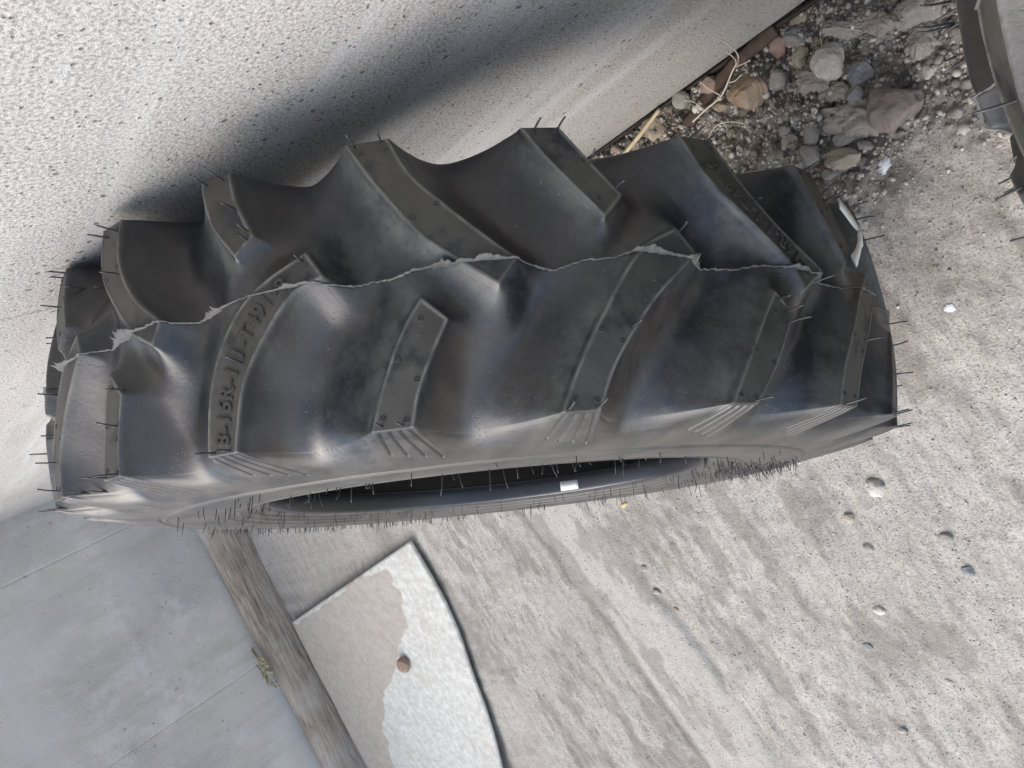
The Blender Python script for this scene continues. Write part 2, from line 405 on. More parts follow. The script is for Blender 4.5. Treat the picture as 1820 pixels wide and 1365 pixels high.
# ------------------------------------------------------------------ tyre
RC, WT, RT = .38148, .08428, .37448
A_ = np.array([.0536864, .908034, .4154419]); V_ = np.array([-.6278084, .3542226, -.6930966]); U_ = np.cross(A_, V_)
CEN = np.array([.6035374, .2203259, .3756456]); BASE = np.array([.609, .299, 0.0])
# profile: control points (s, r), base (groove floor) and top (lug crown); positive side
def catm(pts, n):
    p = np.array(pts, float); p = np.vstack([2 * p[0] - p[1], p, 2 * p[-1] - p[-2]]); out = []
    for i in range(1, len(p) - 2):
        for t in np.linspace(0, 1, n[i - 1], endpoint=False):
            out.append(.5 * ((2 * p[i]) + (-p[i - 1] + p[i + 1]) * t + (2 * p[i - 1] - 5 * p[i] + 4 * p[i + 1] - p[i + 2]) * t * t + (-p[i - 1] + 3 * p[i] - 3 * p[i + 1] + p[i + 2]) * t ** 3))
    out.append(p[-2]); return np.array(out)
NS = 120
s_t = np.linspace(0, WT, NS + 1)
_bc = catm([(0, .3515), (.030, .3510), (.055, .3478), (.072, .3425), (.0850, .3335), (.0925, .3200), (.0968, .3000)], [40] * 6)
_k = int(np.argmin(np.abs(_bc[:, 0] - WT))); base_t = np.stack([s_t, np.interp(s_t, _bc[:, 0], _bc[:, 1])], 1); top_t = np.stack([s_t, RC - .007 * (s_t / WT) ** 2], 1)
_tl = _bc[_k + 1:]; base_b = np.stack([np.interp(np.linspace(0, 1, 60), np.linspace(0, 1, len(_tl)), _tl[:, q]) for q in (0, 1)], 1)
NB = len(base_b); tt = np.linspace(0, 1, NB + 1)[1:]
# lug end: short steep step then long buttress fading into the wall ring
st_ = np.minimum(tt / .10, 1); bt = np.clip((tt - .10) / .90, 0, 1)
top_b = np.stack([WT + .0012 * st_ + (.0975 - WT - .0012) * bt ** .85, RT - .0045 * st_ + (.3005 - RT + .0045) * bt], 1)
RCNT = [20, 30, 28, 20, 8, 5, 5, 6, 6, 4, 5, 6, 6, 6, 6, 6, 6]; NOUT = sum(RCNT[:6])
rest = catm([(.0968, .300), (.0985, .285), (.0982, .262), (.0950, .240), (.0905, .225), (.0895, .218), (.0890, .2135), (.0865, .2105), (.0780, .2085), (.0690, .2085), (.0655, .2120), (.066, .222), (.072, .245), (.085, .275), (.085, .305), (.070, .331), (.035, .341), (0, .343)],
            RCNT)[1:]
half_base = np.vstack([base_t, base_b, rest]); half_top = np.vstack([top_t, top_b, rest]); NH = len(half_base)
def arclen(p): return np.concatenate([[0], np.cumsum(np.hypot(*np.diff(p, axis=0).T))])
S_half = np.concatenate([s_t, WT + arclen(np.vstack([top_t[-1:], top_b]))[1:], WT + .09 + arclen(np.vstack([rest]))])[:NH] * 1000
prof_b = np.vstack([np.column_stack([-half_base[:0:-1, 0], half_base[:0:-1, 1]]), half_base]); prof_t = np.vstack([np.column_stack([-half_top[:0:-1, 0], half_top[:0:-1, 1]]), half_top])
S = np.concatenate([-S_half[:0:-1], S_half])
lugzone = np.abs(S) <= S_half[NS + NB]

LONG = ([(1.7, 84), (.2, 57), (-2.9, 28), (-6.1, 2), (-10.0, -17)], [(-1.7, 84), (-3.6, 57), (-7.0, 28), (-11.2, -2)])
SHORT = ([(1.6, 84), (-.1, 57), (-2.2, 34), (-4.0, 17)], [(-1.7, 84), (-3.9, 56), (-5.9, 31)])
TH = {111.6: ([(113.2, 84), (112.2, 50), (110.3, 20), (107.3, -3), (102.3, -20)], [(110.2, 84), (109.7, 71), (108.6, 47), (106.4, 24), (103.6, 3), (100.9, -5)]),
      96.1: ([(97.8, 84), (96.0, 53), (94.3, 30), (92.8, 16)], [(94.4, 84), (93.7, 67), (92.5, 50), (90.8, 29)]),
      80.6: ([(82.2, 84), (80.5, 60), (78.1, 33), (74.2, -3), (70.1, -19)], [(79.0, 84), (77.1, 58), (73.5, 27), (68.5, -4)]),
      64.9: ([(66.3, 84), (64.2, 59), (62.0, 35), (59.9, 16)], [(63.4, 84), (60.4, 59), (57.8, 29)]),
      126.6: ([(128.1, 84), (127.0, 59), (126.0, 32), (125.1, 21)], [(125.2, 84), (124.5, 62), (123.4, 36)])}
THU = {126.9: ([(128.8, -84), (128.3, -66), (127.2, -46), (124.5, -22), (121.6, 0), (118.6, 13)], [(125.2, -84), (125.0, -68), (123.9, -46), (121.3, -22), (117.5, 0)]),
       111.6: ([(113.3, -84), (112.9, -72), (111.6, -50), (109.1, -27)], [(110.1, -84), (109.1, -62), (107.3, -38)]),
       96.6: ([(98.5, -84), (96.3, -58), (92.7, -23), (89.7, -4), (86.4, 12)], [(94.7, -84), (92.9, -59), (89.8, -35), (86.4, -12), (84.7, -2)]),
       81.2: ([(82.9, -84), (81.1, -63), (78.6, -41), (76.7, -25)], [(79.5, -84), (77.1, -60), (74.8, -39)]),
       65.5: ([(67.4, -84), (65.2, -54), (61.0, -27), (57.2, -6), (55.4, 12)], [(63.7, -84), (61.1, -54), (57.0, -26), (51.9, -4)])}
def lug_list():
    L = []
    angs = [126.9 - 15.46 * k for k in range(-1, 7)]           # tips in view
    lo, hi = angs[-1], angs[0]; restn = 24 - 8 - 0; gap = 360 - (hi - lo); st = gap / (restn + 1)
    tips = [(a_, k + 1) for k, a_ in enumerate(angs)] + [(hi + st * (k + 1), -(k + 0)) for k in range(restn)]
    for a_, k in tips:
        for sg in (1, -1):
            tab = TH if sg > 0 else THU; hit_ = [q for q in tab if abs(q - a_) < 2]
            if hit_: Lp, Rp = tab[hit_[0]]
            else:
                isl = (k % 2 == 0) if sg < 0 else (k % 2 == 1)
                P_ = LONG if isl else SHORT
                Lp = [(a_ + p[0], sg * p[1]) for p in P_[0]]; Rp = [(a_ + p[0], sg * p[1]) for p in P_[1]]
            L.append((sg, Lp, Rp))
    return L
LUGS = lug_list()
def poly_mm(sg, Lp, Rp):
    """closed outline in (theta_mm at R=.38, S_mm), with the buttress continuing down the side wall"""
    K = 6.6
    ls = catm(Lp, [7] * (len(Lp) - 1)); rs = catm(Rp, [7] * (len(Rp) - 1))
    e = 62
    Lx = [(ls[0][0] + 1.5, sg * (84.3 + e)), (ls[0][0] + .35, sg * (84.3 + 22))]; Rx = [(rs[0][0] - 1.8, sg * (84.3 + e)), (rs[0][0] - .45, sg * (84.3 + 22))]
    pts = np.array(Lx + list(ls) + list(rs[::-1]) + Rx[::-1]); pts[:, 0] *= K; return pts
def sdist(px, py, poly):
    d = np.full(px.shape, 1e9); inside = np.zeros(px.shape, bool); n = len(poly)
    for i in range(n):
        x0, y0 = poly[i]; x1, y1 = poly[(i + 1) % n]; ex, ey = x1 - x0, y1 - y0
        t = np.clip(((px - x0) * ex + (py - y0) * ey) / (ex * ex + ey * ey + 1e-9), 0, 1)
        d = np.minimum(d, (px - x0 - t * ex) ** 2 + (py - y0 - t * ey) ** 2)
        c = ((y0 > py) != (y1 > py)); 
        with np.errstate(divide='ignore', invalid='ignore'): inside ^= c & (px < (x1 - x0) * (py - y0) / (y1 - y0 + 1e-12) + x0)
    d = np.sqrt(d); return np.where(inside, -d, d)
def fin_s(th): return -1.5 + 5 * vnoise(th * .11, th * 0, 51) + 3 * vnoise(th * .43, th * 0 + 3, 52)
def build_tyre(fine=.1):
    th = np.concatenate([np.arange(12, 166, fine), np.arange(166, 372, .4)]); n = len(th)
    cols = np.where(lugzone)[0]; Sz = S[cols]
    M = np.ones((n, len(cols))); TOP = np.zeros((n, len(cols))); EDG = np.zeros((n, len(cols))); BR = np.zeros((n, len(cols))); BL = np.zeros((n, len(cols)))
    for sg, Lp, Rp in LUGS:
        poly = poly_mm(sg, Lp, Rp); c0, c1 = poly[:, 0].min() / 6.6, poly[:, 0].max() / 6.6
        for wrap in (-360, 0, 360):
            rows = np.where((th + wrap > c0 - 7.5) & (th + wrap < c1 + 7.5))[0]
            if len(rows) == 0: continue
            X, Y = np.meshgrid((th[rows] + wrap) * 6.6, Sz, indexing='ij')
            d = sdist(X, Y, poly)
            a0 = np.interp(sg * Y, [sg * q[1] for q in Lp[::-1]], [q[0] * 6.6 for q in Lp[::-1]]); b0 = np.interp(sg * Y, [sg * q[1] for q in Rp[::-1]], [q[0] * 6.6 for q in Rp[::-1]])
            lead = sstep(-16, 16, X - (a0 + b0) / 2)          # 1 on the broad, gently scooped face, 0 on the steep one
            wd = 34 + 22 * lead + 5 * fbm(X * .03, Y * .03, 2, 61)
            BL[rows] = np.maximum(BL[rows], np.exp(-((d - 5) / 8) ** 2) * (.25 + .75 * lead) * (np.abs(Y) < 100))
            BR[rows] = np.maximum(BR[rows], np.exp(-((d - 14) / 13) ** 2) * (1 - lead) * sstep(-10, 25, sg * Y) * (1 - .3 * (sg < 0)))
            dd = np.maximum(d - .4, 0)
            mm_ = np.clip(1 - dd / wd, 0, 1) ** (2.5 - .6 * lead)
            mm_ = mm_ * (1 - .035 * sstep(0, 2.5, dd))
            M[rows] *= (1 - np.clip(mm_, 0, 1))
            TOP[rows] = np.maximum(TOP[rows], sstep(.2, -.6, d) * (np.abs(Y) < 84.3)); 
            EDG[rows] = np.maximum(EDG[rows], np.exp(-((d + .6) / .8) ** 2) * (np.abs(Y) < 84.5))
            # fan grooves on the buttress
    M = 1 - M
    full = np.zeros((n, len(S))); full[:, cols] = M
    Pb = prof_b[None]; Pt = prof_t[None]
    P2 = Pb * (1 - full[..., None]) + Pt * full[..., None]
    # raised lip round every lug top, small unevenness
    rr = P2[..., 1].copy(); ss = P2[..., 0].copy()
    er = np.zeros_like(full); er[:, cols] = EDG; tp = np.zeros_like(full); tp[:, cols] = TOP
    TT, SS = np.meshgrid(th, S, indexing='ij')
    rr += er * .0007
    outer = np.abs(SS) < 150
    # mould halves do not quite meet: the near half stands proud and ramps up to the parting line
    fs = fin_s(th)[:, None]; dS = SS - fs
    ramp_ = np.where(dS >= 0, np.exp(-np.maximum(dS, 0) / 17), np.exp(-np.maximum(-dS, 0) / .8) * .4) * (np.abs(SS) < 84)
    rr += ramp_ * (.0046 * (1 - full) ** .8 + .0006)
    rr += outer * fbm(TT * .2, SS * .02, 2, 71) * .0010 * (1 - .8 * tp)
    # fan of grooves on the buttress
    for sg, Lp, Rp in LUGS:
        mid = (Lp[0][0] + Rp[0][0]) / 2
        for q, o_ in enumerate((-1.25, -.45, .4, 1.25)):
            sp = (SS * sg - 86) / 60
            cth = mid + o_ + sp * (o_ * 1.15 - .2)
            for wrap in (-360, 0, 360):
                rows = np.where(np.abs(th + wrap - mid) < 5)[0]
                if not len(rows): continue
                g_ = np.exp(-(((TT[rows] + wrap - cth[rows]) * 6.6 / .75) ** 2)) * (sp[rows] > 0.02) * (sp[rows] < .9 - .08 * q)
                ss[rows] -= sg * g_ * .0016; rr[rows] -= g_ * .0009
    # side wall rings (mould ring, bead ribs)
    k_ = np.where(np.abs(S) > S_half[NS + NB] - .01)[0]
    for r0, w_, a_ in ((.2995, .0008, -.0012), (.2955, .0014, .0006), (.246, .0012, .0010), (.236, .0012, .0010), (.2275, .001, .0009)):
        sel = (np.abs(SS) > 100) & (np.abs(SS) < 250)
        ss += np.sign(SS) * sel * np.exp(-((rr - r0) / w_) ** 2) * a_ * 1.3
    side = sstep(92, 160, np.abs(SS) + 40 * (np.abs(SS) > 84.5) * sstep(.55, .85, full) + 14 * fbm(TT * .12, SS * .03, 3, 77)) * (np.abs(SS) < S_half[NS + NB + NOUT]) ** 1.0
    side = side * (1 - .5 * (full > .75) * (np.abs(SS) < 100))
    t = np.radians(TT)[..., None]
    P = CEN + A_ * ss[..., None] + rr[..., None] * (np.cos(t) * V_ + np.sin(t) * U_) - BASE
    P[..., 2] = np.maximum(P[..., 2], -.003)
    me = gridmesh('casing', P, wrap=True)
    br = np.zeros_like(full); br[:, cols] = BR; attr(me, 'brown', br); bl = np.zeros_like(full); bl[:, cols] = BL; attr(me, 'bloom', bl); attr(me, 'bead', (np.abs(SS) >= S_half[NS + NB + NOUT - 3]) * 1.0)
    attr(me, 'top', tp); attr(me, 'side', side); attr(me, 'edge', er * (np.abs(SS) < 90))
    return me, (th, rr, ss)
casing_me, (TH_, RR_, SS_) = build_tyre()
def surf(theta, smm, off=0.0, use_top=None):
    """point on the tyre in local coordinates + frame"""
    i = int(np.argmin(np.abs(TH_ - (theta if theta >= 12 else theta + 360)))); j = int(np.argmin(np.abs(S - smm)))
    r, s_ = RR_[i, j], SS_[i, j]; t = rad(theta); er = math.cos(t) * V_ + math.sin(t) * U_
    return CEN + A_ * s_ + (r + off) * er - BASE, er
tyre = bpy.data.objects.new('tractor_tyre', None); C.objects.link(tyre); tyre.location = BASE
tag(tyre, 'whole black farm tyre leaning on the pitted wall, ragged flash along its tread', 'tyre', 'tractor tyres leaning in a row along the wall')
casing = link('casing', casing_me, RUB, tyre)

# moulding fin: ragged flap of flash along the parting line
def mould_fin():
    th = np.arange(14, 190, .12); rows = []
    for t_ in th:
        s0 = float(fin_s(np.array([t_]))[0]); p, er = surf(t_, s0 + .6)
        hgt = .0006 + .0022 * max(0, vnoise(t_ * .35, 0, 81) + .1) + .0020 * max(0, vnoise(t_ * 1.7, 0, 82) - .1) + .0012 * max(0, vnoise(t_ * 6, 0, 83))
        for c0, ww_, hh in ((124, 2.5, .009), (90.5, 1.1, .008), (87.2, 1.4, .005), (73, 1.3, .006), (68, 1.0, .007), (56, 1.3, .005), (113, 1.2, .005), (137, 2.0, .010), (51, 1.2, .005), (104, .6, .003)):
            hgt += hh * math.exp(-((t_ - c0) / ww_) ** 2) * (.75 + .8 * vnoise(t_ * 5, 0, 84))
        hgt = max(hgt, .0008)
        lean = -.35 + .7 * vnoise(t_ * .5, 0, 85)
        a = p - er * .003 + A_ * .0006; 
        mid = p + er * hgt * .55 + A_ * hgt * lean * .3; top = p + er * hgt + A_ * hgt * lean
        rows.append([a, mid, top, top - A_ * .0004, mid - A_ * .0007, a - A_ * .0012])
    P = np.array(rows); me = gridmesh('fin', P); return link('moulding_flash', me, FIN, tyre)
mould_fin()

# rubber pins (vent spews)
PINS = [(97.7, -82.1), (95.3, -83.1), (81.7, -83), (79.6, -83), (77.3, -59.7), (75.3, -43.1), (69.9, -16.7), (112.7, -80.9), (110.8, -80.9), (109.2, -57.7), (107.7, -40.5), (107.8, -35.7), (125.6, -76.5), (127.4, -75.9), (124.4, -43.7), (134.9, -58.9), (138.2, -64.8), (140.2, -52.7), (102.6, -15.2), (66.3, -83), (64.3, -83), (59.3, -47.9), (58.2, 34.5), (58.6, 27.8), (59.6, 21.4), (75.6, 39.8), (44.5, 37.8), (52.6, 3.6), (49.4, -83), (46.7, -63.3), (36, -26.8), (112.5, 82.6), (110.9, 83.1), (127.8, 83), (125.4, 83), (123.5, 33), (124.7, 54.2), (97.0, 82.5), (95.3, 83), (81.7, 82.9), (79.2, 83), (63.7, 83), (50.0, 83), (141.3, 60), (141.6, 40), (140.6, 80), (139.6, 83), (138.6, 83), (108.8, 36.0), (31.5, -60), (33, -75), (34.8, 83), (33.2, 83), (30, 50), (28.5, 25), (26.8, 5), (19, 83), (17.5, 83), (14.5, 45), (156.6, 83), (155, 83), (153.5, 40), (143.2, -83), (141.5, -83), (140.5, -30), (158, -60), (145.5, 5), (34, -84)]
def pin_mesh(rows, r=.00045, dirs=None):
    b = bmesh.new()
    for p, d, L, side_ in rows:
        p = Vector(p); d = Vector(d).normalized(); sd_ = Vector(side_)
        pts = [p - d * .002] + [p + d * L * t + sd_ * L * t * t for t in (.0, .33, .66, 1)]
        tube(b, pts, r * 1.15, r * .9, 6)
    return b
cnt = 0
def rnd_side(k=.12): return Vector((random.uniform(-k, k), random.uniform(-k, k), random.uniform(-k, k)))
for t_, s_ in PINS:
    p, er = surf(t_, s_)
    b = pin_mesh([(p, er, random.uniform(.011, .015), rnd_side())], .00065)
    fin_bm('rubber_pin', b, PIN, tyre); cnt += 1
# pin sockets: tiny buttons left by cut vents
b = bmesh.new()
for sg, Lp, Rp in LUGS:
    if abs(Lp[0][0] - 113.2) < .1: continue
    for (fa, fb) in ((.08, .2), (.08, .8), (.45, .15), (.45, .85), (.85, .3)):
        ll = catm(Lp, [10] * (len(Lp) - 1)); r2 = catm(Rp, [10] * (len(Rp) - 1))
        A0 = ll[int(fa * (len(ll) - 1))]; B0 = r2[int(fa * (len(r2) - 1))]; q = A0 * (1 - fb) + B0 * fb
        if not 12 < q[0] < 165: continue
        p, er = surf(q[0], q[1]); p = Vector(p); er = Vector(er)
        ax = er.orthogonal().normalized(); ay = er.cross(ax)
        ring = lambda R0, h: [b.verts.new(p + (ax * math.cos(k * .7854) + ay * math.sin(k * .7854)) * R0 + er * h) for k in range(8)]
        R1, R2_, R3 = ring(.0019, 0), ring(.0015, .0006), ring(.0009, .0002)
        for X, Y in ((R1, R2_), (R2_, R3)):
            for k in range(8): b.faces.new((X[k], X[(k + 1) % 8], Y[(k + 1) % 8], Y[k]))
        b.faces.new(R3)
tag(fin_bm('vent_buttons', b, LET, tyre), kind='stuff')
# fine hairs over the side wall
hairs = []
def sidept(theta, r):
    jj = np.where((S > S_half[NS + NB - 2]) & (S < S_half[NS + NB + NOUT]))[0]
    i = int(np.argmin(np.abs(((TH_ - theta + 180) % 360) - 180))); j = jj[np.argmin(np.abs(RR_[i, jj] - r))]
    t = rad(theta); er = math.cos(t) * V_ + math.sin(t) * U_; return CEN + A_ * SS_[i, j] + RR_[i, j] * er - BASE, er
for k in range(250):                                # scattered round the bead and lettering band
    th_ = random.uniform(0, 360); r_ = random.choice([.217, .222, .230, .240, .255, .27, .288]) + random.uniform(-.006, .006)
    p, er = sidept(th_, r_); hairs.append((p, A_ + er * .12, random.choice([.004, .008, .011, .013]) * random.uniform(.7, 1.1), rnd_side(.32)))
for k in range(110):                                 # dense patch
    th_ = random.gauss(4, 11); r_ = .262 + random.uniform(-.036, .034)
    p, er = sidept(th_, r_); hairs.append((p, A_ + er * .15, random.uniform(.005, .009), rnd_side(.25)))
for k in range(110):                                # comb of hairs on the far lower side
    th_ = random.uniform(188, 262); r_ = random.choice([.272, .285, .290]) + random.uniform(-.003, .003)
    p, er = sidept(th_, r_); hairs.append((p, A_ + er * .1, random.uniform(.004, .008), rnd_side(.15)))
tag(fin_bm('sidewall_hairs', pin_mesh(hairs, .00034), PIN, tyre), kind='stuff')
# raised bars of the dense patch on the side wall
b = bmesh.new()
for k in range(9):
    th0 = 4 + random.uniform(-3, 3); r_ = .236 + k * .0062
    pr_ = [Vector(sidept(th0 + q, r_)[0]) + Vector(A_) * .0002 for q in np.linspace(-13 + k * .5, 13 - k * .5, 14)]
    tube(b, pr_, .0011, .0011, 5)
fin_bm('raised_lettering', b, LET, tyre)
# moulded characters along two lugs
def letters(text, path, size, width_off, flip=1):
    fc = bpy.data.curves.new('t', 'FONT'); fc.body = text; fc.size = size; fc.extrude = .0010; fc.bevel_depth = .0003; fc.offset = .0001; fc.space_character = 1.08
    o = bpy.data.objects.new('t', fc); C.objects.link(o)
    dg = bpy.context.evaluated_depsgraph_get(); me = bpy.data.meshes.new_from_object(o.evaluated_get(dg))
    bpy.data.objects.remove(o)
    P = np.array(path, float); mmP = P.copy(); mmP[:, 0] *= 6.6; cl = np.concatenate([[0], np.cumsum(np.hypot(*np.diff(mmP, axis=0).T))])
    co = np.array([v.co[:] for v in me.vertices])
    for k, v in enumerate(me.vertices):
        d = co[k, 0] * 1000; i = min(max(np.searchsorted(cl, d) - 1, 0), len(cl) - 2); f = (d - cl[i]) / (cl[i + 1] - cl[i])
        q = mmP[i] * (1 - f) + mmP[i + 1] * f; tg = (mmP[i + 1] - mmP[i]) / (cl[i + 1] - cl[i]); nrm = np.array([-tg[1], tg[0]]) * flip
        off = (co[k, 1] - size * .36) * 1000 + width_off; q = q + nrm * off
        t_ = q[0] / 6.6; s_ = q[1] / 1000; r_ = RC - .007 * (s_ / WT) ** 2 + co[k, 2] - .0001
        er = math.cos(rad(t_)) * V_ + math.sin(rad(t_)) * U_; v.co = Vector(CEN + A_ * s_ + er * r_ - BASE)
    me.update(); return link('raised_lettering', me, LET, tyre, False)
def midpath(Lp, Rp, n=30):
    a = catm(Lp, [12] * (len(Lp) - 1)); b_ = catm(Rp, [12] * (len(Rp) - 1)); f = np.linspace(.05, .97, n)
    return [((a[int(x * (len(a) - 1))] + b_[int(x * (len(b_) - 1))]) / 2) for x in f]
mp = midpath(*TH[111.6]); letters('8-16R-1 1-T491-8', mp, .0128, 0, flip=1)
mp = midpath(*THU[65.5]); letters('8-16R-1 1-T491-8', mp[::-1], .0125, 0, flip=1)
# silver sticker inside the bead
b = bmesh.new(); vs = []
for k, q in enumerate(np.linspace(-66, -59.5, 8)):
    t = rad(q); er = math.cos(t) * V_ + math.sin(t) * U_
    vs.append([b.verts.new(CEN + A_ * s_ + er * r_ - BASE) for s_, r_ in ((.0858, .2088), (.0745, .2086), (.0745, .2080), (.0858, .2082))])
for x, y in zip(vs, vs[1:]):
    for k in range(4): b.faces.new((x[k], x[(k + 1) % 4], y[(k + 1) % 4], y[k]))
b.faces.new(vs[0]); b.faces.new(vs[-1][::-1])
fin_bm('sticker', b, plain('sticker_silver', (.75, .76, .76), .35, .6, 60, .1), tyre)

# second tyre, next along the wall: same parts, other end towards us
t2 = bpy.data.objects.new('tractor_tyre', None); C.objects.link(t2)
for ch in list(tyre.children):
    if ch.name.startswith('raised_lettering') or ch.name.startswith('sticker'): continue
    c_ = ch.copy(); C.objects.link(c_); c_.parent = t2
    if 'kind' in ch: c_['kind'] = ch['kind']
T2 = Matrix.Translation((-.284, .291, 0)) @ Matrix.Rotation(rad(6), 4, 'Z') @ Matrix.Translation((0, 0, 0))
# spin about its own axle so that the pinned side shows
axl = Vector(A_); cen = Vector(CEN - BASE)
spin = Matrix.Translation(cen) @ Matrix.Rotation(rad(95), 4, axl) @ Matrix.Translation(-cen)
t2.matrix_world = T2 @ spin
tag(t2, 'black farm tyre cut off by the frame, its whiskered edge beside the rubble', 'tyre', 'tractor tyres leaning in a row along the wall')

# ------------------------------------------------------------------ stones
MATS = dict(orange=stone_mat('stone_orange', (.27, .18, .105), (.38, .29, .19), dirt=.5), tan=stone_mat('stone_tan', (.32, .26, .19), (.46, .41, .33), dirt=.2),
            grey=stone_mat('stone_grey', (.24, .23, .21), (.36, .34, .31)), blue=stone_mat('stone_blue', (.17, .18, .20), (.26, .275, .30), dirt=.5),
            pink=stone_mat('stone_pink', (.30, .19, .165), (.40, .31, .27), dirt=.2), red=stone_mat('stone_red', (.155, .11, .10), (.25, .205, .19), dirt=.8),
            pale=stone_mat('stone_pale', (.42, .39, .34), (.56, .53, .48), dirt=.2), clod=stone_mat('dirt_clod', (.25, .225, .195), (.33, .30, .26), dirt=.9))
def rock_mesh(a, b_, hgt, seed, ang=.5, sub=3, clod=False):
    rg = np.random.default_rng(seed); b = bmesh.new(); bmesh.ops.create_icosphere(b, subdivisions=sub, radius=1)
    planes = [(n_ / np.linalg.norm(n_), rg.uniform(.62, .92)) for n_ in rg.normal(size=(int(5 + 7 * ang), 3))]
    for v in b.verts:
        p = np.array(v.co)
        for n_, d_ in planes:
            k = p @ n_ - d_
            if k > 0: p = p - n_ * k * (.55 + .4 * ang)
        f = 1 + .10 * fbm(np.array([p[0] * (3.2 if clod else 1.6) + seed]), np.array([p[1] * (3.2 if clod else 1.6) + p[2] * 2.1]), 4, seed % 9, .65)[0] * (4.2 if clod else 1.4)
        v.co = Vector(p * f)
        v.co.x *= a; v.co.y *= b_; v.co.z *= hgt
    me = bpy.data.meshes.new('stone'); b.to_mesh(me); b.free(); return me
STN = [
 (.377, .046, 24.2, 20.6, 'orange', 'rock', 'large rounded orange brown rock beside the dry stem at the wall foot'),
 (.315, .043, 11.8, 12.5, 'tan', 'stone', 'round tan stone a little out from the blue grey flake'),
 (.312, .023, 14.6, 10.5, 'blue', 'stone', 'shiny blue grey angular flake of stone near the wall foot'),
 (.303, .005, 14.0, 9.1, 'tan', 'stone', 'oval tan grey stone touching the wall foot at the top edge of the rubble'),
 (.344, .053, 10.5, 11.2, 'grey', 'stone', 'squarish grey stone touching the side of the orange brown rock'),
 (.336, .021, 10.6, 14.1, 'pink', 'stone', 'pinkish stone under the brown strip, between the strip and the tan stones'),
 (.51, .015, 17.1, 13.7, 'tan', 'stone', 'brown tan stone under the thick yellow straw'),
 (.416, .014, 10.9, 10.9, 'pink', 'stone', 'pale pink grey stone wedged between wall and brown strip'),
 (.337, .12, 10.4, 14.6, 'grey', 'stone', 'upright oval grey pebble, the topmost of three smooth pebbles in a row'),
 (.358, .117, 8.8, 7.7, 'grey', 'stone', 'small grey pebble touching the left of the upright oval pebble'),
 (.347, .141, 13.2, 12.5, 'grey', 'stone', 'slanted oval grey pebble below the upright oval pebble'),
 (.359, .105, 6.3, 7.0, 'grey', 'stone', None), (.454, .009, 11.1, 10.4, 'grey', 'stone', 'rounded grey stone at the wall between the straw and the dry stem'),
 (.415, .043, 8.0, 5.8, 'orange', 'stone', 'small orange chip below the dry stem'), (.568, .013, 8.6, 7.0, 'pink', 'stone', 'small pink stone just above the tyre at the wall foot'),
 (.284, .068, 17.1, 17.1, 'pale', 'stone', 'large pale tan stone on the rubble beside the blue grey stone'),
 (.268, .095, 13.6, 14.3, 'blue', 'stone', 'rounded blue grey stone between the pale stone and the red rock'),
 (.249, .141, 26.3, 23.6, 'red', 'rock', 'large dull red and purple rock in the middle of the rubble'),
 (.197, .073, 25.1, 15.1, 'grey', 'rock', 'large smooth grey rock next to the whiskers of the second tyre'),
 (.317, .162, 19.3, 11.0, 'tan', 'stone', 'flat oval tan stone nearest the tyre tread, half sunk in dirt'),
 (.309, .144, 10.3, 7.6, 'grey', 'stone', 'thin slanted grey stone above the flat oval tan stone'),
 (.336, .17, 7.6, 6.2, 'grey', 'stone', 'small grey stone just outside the flat oval tan stone'),
 (.286, .132, 32.4, 18.7, 'clod', 'dirt clod', 'broad pale crusty dirt clod beside the red rock'),
 (.205, .098, 13.4, 15.0, 'clod', 'dirt clod', 'blocky dirt clod under the whiskers of the second tyre'),
 (.212, .124, 7.3, 9.3, 'pale', 'stone', 'small upright pale stone between red rock and second tyre'),
 (.292, .096, 17.1, 10.3, 'clod', 'dirt clod', 'flat grey clod below the pale tan stone'), (.308, .074, 17.3, 12.4, 'clod', 'dirt clod', 'crumbly clod between the squarish grey stone and the pale stone'),
 (.23, .061, 16.9, 10.1, 'clod', 'dirt clod', 'dirt clod near the top edge of the picture, left of the smooth grey rock'), (.26, .049, 20.5, 7.5, 'clod', 'dirt clod', 'long narrow clod above the pale tan stone'),
 (.274, .035, 6.2, 6.9, 'pale', 'stone', 'little pale stone near the wall end of the rubble'), (.277, .11, 7.5, 8.9, 'blue', 'stone', 'small blue grey stone under the rounded blue grey stone'),
 (.189, .156, 6.6, 5.3, 'grey', 'stone', None), (.206, .175, 6.6, 5.3, 'grey', 'stone', None), (.289, .162, 6.8, 4.8, 'grey', 'stone', None),
 (.451, .536, 13.1, 12.3, 'pale', 'stone', 'round pale pebble half buried in the packed dirt below the right end of the tyre'),
 (.399, .611, 8.5, 7.0, 'grey', 'stone', None), (.494, .612, 8.0, 7.2, 'grey', 'stone', None), (.499, .569, 7.1, 6.3, 'tan', 'stone', None), (.39, .656, 7.8, 7.1, 'blue', 'stone', 'blue grey pebble alone on the packed dirt near the right edge'),
 (.52, .7, 8.4, 6.7, 'pale', 'stone', None), (.559, .753, 6.9, 6.1, 'blue', 'stone', 'bluish white pebble set in the middle of the packed dirt'), (.569, .883, 6.4, 5.5, 'grey', 'stone', None), (.478, .809, 5.2, 4.3, 'pale', 'stone', None), (.853, .68, 5.8, 4.8, 'orange', 'stone', 'small orange brown pebble on the edge of the smooth tyre track'), (.874, .644, 7.7, 6.8, 'grey', 'stone', None),
 (.872, .600, 7, 6, 'grey', 'stone', None)]
